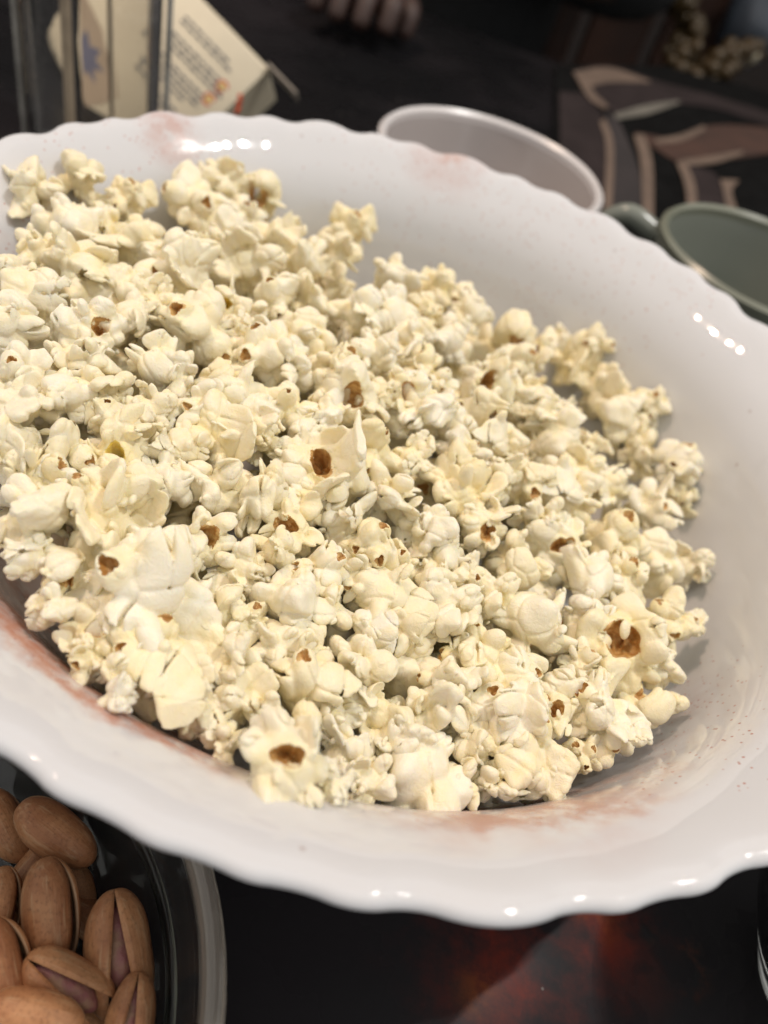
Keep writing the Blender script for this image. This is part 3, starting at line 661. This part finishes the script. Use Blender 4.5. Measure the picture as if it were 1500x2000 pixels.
# square glass jar
ja = at_plane(138, 215, 0.035)[:2]; e1 = np.array([.033, .050]); e1 = e1/np.linalg.norm(e1); e2 = np.array([-e1[1], e1[0]]); J = .044
def sq(half, r, c, n=5):
    pts = []
    for k, (sx, sy) in enumerate(((1, 1), (-1, 1), (-1, -1), (1, -1))):
        for i in range(n):
            a = k*math.pi/2+i/(n-1)*math.pi/2; u = sx*(half-r)+r*math.cos(a); v = sy*(half-r)+r*math.sin(a); pts.append(c+u*e1+v*e2)
    return pts
jc = ja+.5*J*e1+.5*J*e2; mb = MB(); rings = [(.5*J-.004, .0), (.5*J, .003), (.5*J, .17), (.5*J-.001, .172), (.5*J-.0045, .172), (.5*J-.005, .17), (.5*J-.005, .009), (.5*J-.009, .007)]
V = []
for h, z in rings: V += [(p[0], p[1], z) for p in sq(h, .006 if z < .169 and h > .5*J-.0045 else .003, jc)]
n = 20; F = [(i*n+j, i*n+(j+1) % n, (i+1)*n+(j+1) % n, (i+1)*n+j) for i in range(len(rings)-1) for j in range(n)]+[tuple(range(n))[::-1], tuple(range((len(rings)-1)*n, len(rings)*n))]
jar = empty('glass_jar', (0, 0, 0), label='tall square glass jar with tan glints painted along its corners at the far left', cat='jar')
mb.add(V, F).build('jar_wall', glass_material('jar_glass', (.95, .94, .91)), jar)
M_TAN_GLINT = plain('painted_tan_glint', (.34, .27, .19), .35, .25, 60); M_GREY_GLINT = plain('painted_grey_glint', (.36, .345, .31), .25, .3, 60)  # tan and grey strips stand in for light refracted in the glass corners
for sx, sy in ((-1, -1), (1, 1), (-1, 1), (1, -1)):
    c2 = jc+sx*(.5*J+.0006)*e1+sy*(.5*J+.0006)*e2; MB().tube([(c2[0], c2[1], .002), (c2[0], c2[1], .09), (c2[0], c2[1], .172)], .0021 if sx == sy else .0014, 10).build('corner_glint', M_TAN_GLINT if sx == sy else M_GREY_GLINT, jar)
# ---------------------------------------------------------------- carton behind the jar
T0 = .40; P1 = at_depth(525, 132, T0); k0 = T0/FPX
u2 = np.array([.694, .722]); v2 = np.array([-.618, .787])
wu = u2[0]*CR-u2[1]*CU; wv = v2[0]*CR-v2[1]*CU; wv = wv-np.dot(wv, wu)*wu; wu /= np.linalg.norm(wu); wv /= np.linalg.norm(wv); wn = np.cross(wu, wv)
if np.dot(wn, CF) > 0: wn = -wn
carton = empty('paper_carton', tuple(P1), label='cream printed paper carton leaning askew behind the glass jar', cat='carton')
def cp(a, b, h=0.): return a*k0*wu+b*k0*wv+h*wn          # a px along the text direction, b px down the page (local to the carton)
M_PAPER = plain('cream_card', (.70, .62, .46), .6, .06, 30); M_INK = plain('grey_ink', (.16, .16, .16), .7); M_RED = plain('red_ink', (.55, .09, .03), .6); M_YEL = plain('yellow_ink', (.75, .52, .08), .6); M_BLUE = plain('blue_ink', (.13, .13, .19), .7); M_TAN = plain('tan_ink', (.40, .31, .22), .7)
MB().box(cp(-168, 165)-wn*.016, (168*k0, 165*k0, .016), (wu, wv, wn), b=.0012).build('box_body', M_PAPER, carton)
MB().box(cp(38, -2)-wn*.001, (40*k0, 1.5*k0, .004), (wu, wv, wn)).build('flap', plain('card_edge', (.42, .37, .31), .7), carton)
MB().box(cp(30, 92)-wn*.02, (46*k0, 1.2*k0, .003), (wu, wv, wn)).build('flap', bpy.data.materials['card_edge'], carton)
rnd = random.Random(3); mb = MB()
def flat(mb, pts, h=.0003): mb.add([cp(a, b, h) for a, b in pts], [tuple(range(len(pts)))])
for b0, a0, a1 in ((46, -185, -62), (57, -185, -42), (84, -180, -50), (95, -180, -28), (106, -170, -20), (130, -175, -40), (141, -175, -45), (152, -168, -40), (163, -175, -70), (188, -150, -60), (199, -150, -70)):
    a = a0
    while a < a1:
        w = rnd.uniform(7, 22); b = b0+rnd.uniform(-.4, .4); flat(mb, [(a, b), (min(a+w, a1), b), (min(a+w, a1), b+5.2), (a, b+5.2)]); a += w+4
mb.build('printed_text', M_INK, carton, smooth=False)
def ring(a, b, r0, r1, mat, nm, seg=24, s0=0., s1=6.2832):
    mb = MB(); pts = [(a+r*math.cos(s0+(s1-s0)*i/seg), b+r*math.sin(s0+(s1-s0)*i/seg)) for i in range(seg+1) for r in (r0, r1)]
    mb.add([cp(x, y, .0003) for x, y in pts], [(2*i, 2*i+1, 2*i+3, 2*i+2) for i in range(seg)]); mb.build(nm, mat, carton, smooth=False)
def pxuv(px, py): x, y = px-525, py-132; det = u2[0]*v2[1]-u2[1]*v2[0]; return ((x*v2[1]-y*v2[0])/det, (u2[0]*y-u2[1]*x)/det)
for px, py in ((443, 178), (421, 206)):
    a, b = pxuv(px, py); ring(a, b, 9, 13, M_RED, 'red_emblem', 20, .5, 6.0); ring(a, b, 2.5, 6, M_YEL, 'yellow_emblem', 14)
mb = MB(); a0, b0 = pxuv(190, 165); flat(mb, [(a0+rr*math.cos(t_)*1.5, b0+rr*math.sin(t_)) for i in range(16) for t_, rr in ((i*.3927, 34 if i % 2 else 19),)]); mb.build('blue_emblem', M_BLUE, carton, smooth=False)
mb = MB(); a0, b0 = pxuv(247, 2); flat(mb, [(a0-26, b0), (a0, b0-22), (a0+26, b0), (a0, b0+22)]); mb.build('red_badge', M_RED, carton, smooth=False)
mb = MB(); flat(mb, [(a0-17, b0), (a0, b0-14), (a0+17, b0), (a0, b0+14)], .0005); mb.build('yellow_badge', M_YEL, carton, smooth=False)
mb = MB(); flat(mb, [pxuv(*q) for q in ((150, 40), (185, 70), (225, 120), (255, 160), (268, 230), (150, 260))], .0002); mb.build('tan_panel', M_TAN, carton, smooth=False)
fp = at_depth(464, 205, T0*.97); mb = MB()
for i in range(5): mb.ball(fp+np.array([.0006*(i % 2), .0005*i, .0018*(i-2)]), (.0013, .0011, .0014), nu=7, nv=5)
mb.build('foil_scrap', NT('red_foil').set(Base_Color=(.8, .13, .05), Metallic=.8, Roughness=.3).m, None, label='tiny red foil scrap glinting beside the carton corner', cat='foil')
# ---------------------------------------------------------------- patterned cloth on the far right of the table
cloth = empty('patterned_cloth', (0, 0, 0), label='black cloth printed with brown and taupe leaves at the far right', cat='cloth')
def grid_patch(name, pts, z, mat, parent, wob=.0):
    q = [at_plane(x, y, z) for x, y in pts]; mb = MB(); mb.add(q+[p-np.array([0, 0, .0008]) for p in q], [tuple(range(len(q))), tuple(range(len(q), 2*len(q)))[::-1]]+[(i, len(q)+i, len(q)+(i+1) % len(q), (i+1) % len(q)) for i in range(len(q))])
    return mb.build(name, mat, parent, smooth=False)
M_CLOTH = plain('black_cloth', (.006, .006, .006), .9, .3, 80, Specular_IOR_Level=.05); M_TAUPE = plain('taupe_print', (.028, .021, .021), .8, .2, 30, Specular_IOR_Level=.1); M_EDGE = plain('tan_print', (.13, .09, .066), .8, .15, 40); M_BRN = plain('brown_print', (.042, .017, .0095), .8, .25, 25); M_PALE = plain('pale_print', (.125, .115, .095), .8, .15, 40); M_DT = plain('dark_taupe_print', (.02, .0145, .0145), .8, .2, 30)
grid_patch('cloth_sheet', [(1085, 128), (1300, 128), (1640, 215), (1640, 660), (1240, 640), (1080, 480)], .003, M_CLOTH, cloth)
def curve_pts(P, k=5): return [tuple(p) for p in catmull(P, k)]
def leaf(name, top, bot, z, mat): grid_patch(name, curve_pts(top)+curve_pts(bot)[::-1], z, mat, cloth)
leaf('leaf_print', [(1092, 178), (1094, 260), (1096, 440)], [(1140, 182), (1182, 245), (1190, 440)], .0042, M_TAUPE)
leaf('leaf_print', [(1182, 215), (1194, 290), (1190, 440)], [(1212, 240), (1248, 330), (1262, 440)], .0046, M_DT)
leaf('leaf_edge', [(1172, 236), (1184, 290), (1178, 440)], [(1182, 232), (1199, 290), (1194, 440)], .0050, M_EDGE)
leaf('leaf_edge', [(1238, 262), (1252, 320), (1256, 440)], [(1258, 262), (1275, 320), (1277, 440)], .0054, M_EDGE)
leaf('leaf_edge', [(1322, 316), (1338, 360), (1344, 410)], [(1338, 312), (1358, 360), (1362, 410)], .0050, M_EDGE)
leaf('leaf_print', [(1340, 318), (1358, 360), (1362, 410)], [(1392, 335), (1412, 360), (1420, 410)], .0042, M_TAUPE)
leaf('leaf_edge', [(1408, 350), (1414, 375), (1420, 410)], [(1444, 352), (1430, 372), (1440, 410)], .0050, M_EDGE)
leaf('leaf_print', [(1118, 138), (1190, 128), (1290, 160), (1400, 188), (1520, 225)], [(1135, 175), (1215, 225), (1300, 202), (1400, 212), (1520, 250)], .0042, M_TAUPE)
leaf('leaf_edge', [(1120, 140), (1190, 132), (1270, 158)], [(1140, 172), (1190, 160), (1270, 160)], .0050, M_EDGE)
leaf('leaf_edge', [(1126, 150), (1150, 190), (1182, 212)], [(1142, 150), (1166, 186), (1188, 206)], .0054, M_EDGE)
leaf('leaf_edge', [(1200, 222), (1260, 205), (1325, 196)], [(1204, 232), (1265, 222), (1328, 200)], .0050, M_PALE)
leaf('leaf_print', [(1240, 258), (1330, 270), (1390, 244), (1520, 250)], [(1250, 268), (1330, 318), (1400, 314), (1520, 296)], .0042, M_BRN)
leaf('leaf_edge', [(1280, 272), (1330, 262), (1375, 244)], [(1282, 280), (1335, 274), (1378, 252)], .0050, M_EDGE)
leaf('leaf_edge', [(1334, 312), (1390, 304), (1450, 294)], [(1338, 322), (1395, 318), (1452, 300)], .0054, M_EDGE)
# ---------------------------------------------------------------- dim room beyond the table
chair = empty('wooden_chair', (0, 0, 0), label='dark red-brown wooden chair with upright back boards beyond the table', cat='chair')
cw = at_depth(1205, 60, .95); cx, cy = cw[0], cw[1]
for i, dx in enumerate((-.085, 0, .085)): MB().box((cx+dx, cy, -.02), (.036, .010, .33), b=.004).build('back_board', M_WOOD, chair)
MB().box((cx, cy, .33), (.15, .014, .03), b=.005).build('top_rail', M_WOOD, chair); MB().box((cx, cy+.2, -.31), (.19, .2, .018), b=.006).build('seat', M_WOOD, chair)
for sx in (-1, 1):
    for y in (0.02, .36): MB().box((cx+sx*.16, cy+y, -.54), (.018, .018, .21), b=.004).build('leg', M_WOOD, chair)
g0 = np.array([0, 0, 0.]); mb = MB(); rnd = random.Random(8); M_GOLD = NT('old_gold').set(Base_Color=(.045, .027, .007), Metallic=.1, Roughness=.4).m
gp = catmull([(1330, -20), (1345, 60), (1325, 110), (1340, 165), (1390, 140), (1425, 120), (1465, 100)], 7)
for i, (x, y) in enumerate(gp):
    for j in range(6): mb.ball(at_depth(x+rnd.uniform(-24, 24), y+rnd.uniform(-20, 20), .80+rnd.uniform(-.02, .02)), rnd.uniform(.003, .009), nu=8, nv=6)
mb.build('beaded_garland', M_GOLD, None, label='knobbly old gold garland in the dim far right corner', cat='garland')
def crumple(name, c, r, mat, seed, **kw):
    g = np.random.default_rng(seed); b = MB().ball((0, 0, 0), 1, nu=28, nv=18); V = np.array(b.v); W = g.normal(size=(14, 3))*2.2; ph = g.uniform(0, 6, 14)
    d = sum(np.abs(np.sin(V@W[i]+ph[i])) for i in range(14))/14; V = V*(.72+.6*d)[:, None]*np.array(r); b.v = [tuple(p) for p in V]
    o = b.build(name, mat, None, **kw); o.location = c; return o
crumple('plastic_bag', tuple(at_depth(1475, 30, .86)), (.03, .03, .055), NT('blue_grey_plastic').set(Base_Color=(.06, .072, .09), Roughness=.3).m, 4, label='crumpled blue-grey plastic bag in the far right corner', cat='bag')
crumple('paper_knot', tuple(at_depth(1460, 104, .82)), (.012, .012, .010), plain('cream_paper', (.35, .31, .22), .7), 6, label='small crumpled cream paper knot below the plastic bag', cat='paper')
# ---------------------------------------------------------------- seated person beyond the table
pw = at_depth(745, 60, .84); X, Y = pw[0], pw[1]
def skin(name, verts, edges, rad, mat, parent=None, lvl=2, **kw):
    me = bpy.data.meshes.new(name); me.from_pydata([tuple(map(float, v)) for v in verts], edges, []); me.materials.append(mat)
    o = link(name, me, parent, **kw); m = o.modifiers.new('skin', 'SKIN'); m.use_smooth_shade = True
    for i, r in enumerate(rad): me.skin_vertices[0].data[i].radius = r if hasattr(r, '__len__') else (r, r)
    me.skin_vertices[0].data[0].use_root = True
    s = o.modifiers.new('sub', 'SUBSURF'); s.levels = s.render_levels = lvl; return o
hands = [np.array(at_depth(722, -12, .60)), np.array(at_depth(900, -130, .70))]
sv = [(X, Y+.16, -.22), (X, Y+.12, -.02), (X, Y+.12, .18), (X, Y+.14, .31), (X, Y+.13, .40), (X, Y+.11, .50), (X, Y+.11, .59)]
srad = [(.17, .13), (.16, .12), (.18, .12), (.095, .065), (.05, .05), (.078, .09), (.06, .07)]
ed = [(i, i+1) for i in range(6)]; body_v = list(sv); body_r = list(srad)
for sx, hnd in ((-1, hands[0]), (1, hands[1])):
    n0 = len(body_v); body_v += [(X+sx*.19, Y+.14, .26), (X+sx*.26, Y+.02, .05), tuple(hnd+np.array([sx*.03, .05, .012])), tuple(hnd)]
    body_r += [.055, .045, (.026, .026), (.028, .020)]; ed += [(3, n0), (n0, n0+1), (n0+1, n0+2), (n0+2, n0+3)]
    for f in range(5):
        w = (f-1.5)*.017 if f < 4 else sx*-.034; L_ = (.036, .042, .040, .032, .026)[f]; b0 = len(body_v); side = 1. if sx < 0 else -1.
        a = hnd+np.array([w, -.022, .006]) if f < 4 else hnd+np.array([w, .004, 0])
        body_v += [tuple(a), tuple(a+np.array([w*.1, -L_*.6, .002])), tuple(a+np.array([w*.05, -L_*.9, -.018]))]; body_r += [.0095, .0085, .007]; ed += [(n0+3, b0), (b0, b0+1), (b0+1, b0+2)]
for sx in (-1, 1):
    n0 = len(body_v); body_v += [(X+sx*.10, Y+.12, -.24), (X+sx*.14, Y-.22, -.20), (X+sx*.14, Y-.24, -.62), (X+sx*.14, Y-.34, -.70)]; body_r += [.085, .065, .045, (.04, .03)]; ed += [(0, n0), (n0, n0+1), (n0+1, n0+2), (n0+2, n0+3)]
M_DIM_SKIN = NT('skin').set(Base_Color=(.045, .022, .016), Roughness=.55, Subsurface_Weight=.1, Subsurface_Scale=.004).m  # base colour darkened to stand in for the dim light on the hand
body = skin('person', body_v, ed, body_r, M_DIM_SKIN, label='person in black clothes seated beyond the table, one hand on its edge', cat='person')
M_BLK = plain('black_fabric', (.0075, .0085, .0095), .9, .3, 120)
cv = [sv[i] for i in range(4)]+[(sv[4][0], sv[4][1], .385)]; cr = [tuple(a+.026 for a in srad[i]) for i in range(4)]+[(.085, .085)]; ce = [(0, 1), (1, 2), (2, 3), (3, 4)]
for sx, hnd in ((-1, hands[0]), (1, hands[1])):
    n0 = len(cv); cv += [(X+sx*.19, Y+.14, .26), (X+sx*.26, Y+.02, .05), tuple(hnd+np.array([sx*.035, .085, .014]))]; cr += [.075, .062, .04]; ce += [(3, n0), (n0, n0+1), (n0+1, n0+2)]
skin('sweater', cv, ce, cr, M_BLK, body)
tv = [(X, Y+.16, -.20)]; tr = [(.18, .14)]; te = []
for sx in (-1, 1):
    n0 = len(tv); tv += [(X+sx*.10, Y+.12, -.22), (X+sx*.14, Y-.22, -.185), (X+sx*.14, Y-.24, -.60)]; tr += [.11, .09, .065]; te += [(0, n0), (n0, n0+1), (n0+1, n0+2)]
skin('trousers', tv, te, tr, M_BLK, body)
for sx in (-1, 1):
    MB().ball((X+sx*.032, Y+.028, .525), (.012, .008, .008), nu=10, nv=7).build('eye', plain('eye_white', (.55, .52, .48), .3), body); MB().ball((X+sx*.084, Y+.12, .51), (.012, .022, .032), nu=10, nv=7).build('ear', M_DIM_SKIN, body)
MB().ball((X, Y+.018, .497), (.014, .022, .024), nu=10, nv=7).build('nose', M_DIM_SKIN, body); MB().ball((X, Y+.034, .462), (.026, .009, .007), nu=12, nv=7).build('mouth', plain('lips', (.24, .08, .07), .5), body)
stool = empty('stool', (0, 0, 0), label='dark stool under the seated person beyond the table', cat='stool')
MB().box((X, Y+.16, -.405), (.19, .18, .018), b=.006).build('seat', M_WOOD, stool)
for sx in (-1, 1):
    for sy in (-1, 1): MB().box((X+sx*.15, Y+.16+sy*.14, -.587), (.017, .017, .163), b=.004).build('leg', M_WOOD, stool)
cab = empty('side_cabinet', (0, 0, 0), label='low dark cabinet behind the far right end of the table', cat='cabinet')
MB().box((.37, .838, -.39), (.2, .115, .36), b=.006).build('body', M_WOOD, cab); MB().box((.37, .7195, -.39), (.17, .003, .30), b=.002).build('door', M_WOOD, cab); MB().ball((.25, .712, -.36), .009, nu=10, nv=7).build('knob', M_WOOD, cab)
MB().ball((X, Y+.125, .572), (.088, .10, .085), nu=20, nv=12).build('hair', plain('dark_hair', (.02, .013, .01), .6, .3, 90), body)
# ---------------------------------------------------------------- pistachios in the glass dish
def shell_material():
    t = NT('roasted_shell'); P = t.coord(); n = t.noise(P, 1.6, 4); f = t.noise(P, 12, 5, .65); oi = t.n('ShaderNodeObjectInfo')
    c = t.mix(t.rng(t.math('MULTIPLY_ADD', oi.outputs['Random'], .3, n), .4, .95), (.52, .26, .12), (.34, .14, .06)); c = t.mix(t.math('MULTIPLY', t.rng(f, .48, .72), .65), c, (.19, .085, .04))
    st = t.n('ShaderNodeMapping'); st.inputs['Scale'].default_value = (.6, 9, 9); t.put(st.inputs[0], P); s = t.noise(st.outputs[0], 1.5, 3)
    c = t.mix(t.math('MULTIPLY', t.rng(s, .48, .75), .55), c, (.56, .36, .20))
    t.set(Base_Color=c, Roughness=.42, Specular_IOR_Level=.35); t.bump(t.math('MULTIPLY_ADD', f, .4, s), .35, .0006); return t.m
def kernel_material():
    t = NT('nut_kernel'); P = t.coord(); n = t.noise(P, 3, 4); t.set(Base_Color=t.mix(t.rng(n, .35, .68), (.28, .10, .10), (.32, .18, .11)), Roughness=.5); t.bump(t.noise(P, 9, 4), .5, .0006); return t.m
M_SHELL = shell_material(); M_KERN = kernel_material(); M_SHELLIN = plain('shell_lining', (.48, .30, .17), .5, .15, 3)
def half_shell(seed):
    g = np.random.default_rng(seed); nu, nv = 26, 13; V = []; F = []
    def pt(i, j, k):
        a = math.pi*i/(nu-1); b = math.pi*j/(nv-1)          # a: tip to tip along x, b: rim to rim over +y
        r = math.sin(a)**.86*(1+.10*math.cos(a)); x = -math.cos(a)*(1 if k == 0 else .93); rr = r*(1 if k == 0 else .87)
        w = 1+.03*math.sin(3*a+2*b+seed)+.02*math.sin(7*b+seed*2+.6*a)+.012*math.sin(13*b+seed)*math.sin(a)+.02*math.sin(5*a+seed*3)
        return (x, .45*rr*math.sin(b)*w, .50*rr*math.cos(b)*w)
    for k in (0, 1): V += [pt(i, j, k) for i in range(nu) for j in range(nv)]
    N = nu*nv
    for i in range(nu-1):
        for j in range(nv-1):
            q = (i*nv+j, i*nv+j+1, (i+1)*nv+j+1, (i+1)*nv+j); F.append(q); F.append(tuple(N+t for t in q[::-1]))
        for j in (0, nv-1):
            q = (i*nv+j, (i+1)*nv+j, N+(i+1)*nv+j, N+i*nv+j); F.append(q if j == 0 else q[::-1])
    mi = [0 if max(f) < N else 1 for f in F]
    me = mesh_np('shell_half', V, F, (M_SHELL, M_SHELLIN), mi=mi); return me
HALVES = [half_shell(s) for s in range(4)]
KERN = MB().ball((0, 0, 0), (.80, .33, .38), nu=18, nv=12); KV = np.array(KERN.v); KV *= (1+.05*np.sin(KV[:, :1]*9+KV[:, 1:2]*7)); KERN = mesh_np('kernel', KV, KERN.f, M_KERN)
NG = 'pistachios in the glass dish'
NUTS = [(110, 1628, 92, 38, 0, 'back', .021, 'smooth closed brown pistachio at the top of the glass dish'),
        (8, 1612, 80, 60, 3, 'back', .016, 'brown pistachio at the upper left edge, beside the closed one'),
        (100, 1782, 102, 84, 9, 'side', .022, 'upright pistachio in the middle, its shell parted along the left side'),
        (232, 1858, 112, 86, 15, 'front', .022, 'pistachio with a wide dark slit down its front, rightmost in the dish'),
        (55, 1712, 62, 120, 3, 'back', .013, 'small pistachio half hidden behind the upright one'),
        (158, 1738, 55, 70, 3, 'back', .011, 'pistachio tip peeping out right of the upright one'),
        (2, 1770, 72, 95, 16, 'side', .019, 'pistachio cut by the left edge with its shell agape'),
        (8, 1890, 95, 75, 14, 'side', .024, 'pale pistachio showing a pink kernel at the left edge'),
        (128, 1925, 95, 35, 17, 'front', .024, 'gaping pistachio with a pinkish kernel below the upright one'),
        (70, 1985, 95, 10, 8, 'back', .027, 'tan pistachio at the bottom of the picture under the gaping one'),
        (255, 1992, 82, 100, 14, 'front', .023, 'pistachio split open toward the viewer at the bottom, right of the tan one'),
        (185, 1800, 70, 30, 4, 'back', .010, 'pistachio lying deep between the upright one and the slit one'),
        (40, 1830, 80, 50, 5, 'back', .013, 'pistachio lying underneath the upright one'), (160, 1990, 80, 20, 5, 'back', .012, 'pistachio beneath the gaping one at the bottom edge')]
def pistachio(px, py, half, ang, opening, face, z, label):
    p = at_plane(px, py, z); t = np.dot(p-CAM, CF); s = half*t/FPX; a = math.radians(ang); d = -ray(px, py); d /= np.linalg.norm(d)
    ax = math.cos(a)*CR-math.sin(a)*CU; ax -= np.dot(ax, d)*d*.8; ax /= np.linalg.norm(ax); dd = d-np.dot(d, ax)*ax; dd /= np.linalg.norm(dd); cr_ = np.cross(ax, dd)
    yv = {'back': dd, 'front': cr_, 'side': .55*cr_+.84*dd}[face]; yv = yv/np.linalg.norm(yv); zv = np.cross(ax, yv)
    o = empty('pistachio', (0, 0, 0), label=label, cat='pistachio', group=NG)
    o.matrix_world = Matrix([[ax[i]*s, yv[i]*s, zv[i]*s, p[i]] for i in range(3)]+[[0, 0, 0, 1]])
    for sg in (1, -1):
        h = link('shell_half', HALVES[int(abs(px)+sg) % 4], o); op = math.radians(opening)*.5
        m = Matrix.Translation((-.95, 0, 0)) @ Matrix.Rotation(sg*op, 4, 'Z') @ Matrix.Translation((.95, 0, 0))
        if sg < 0: m = m @ Matrix.Rotation(math.pi, 4, 'X')
        h.matrix_local = m
    k = link('kernel', KERN, o); k.matrix_local = Matrix.Translation((-.02, 0, 0))
for q in NUTS: pistachio(*q)
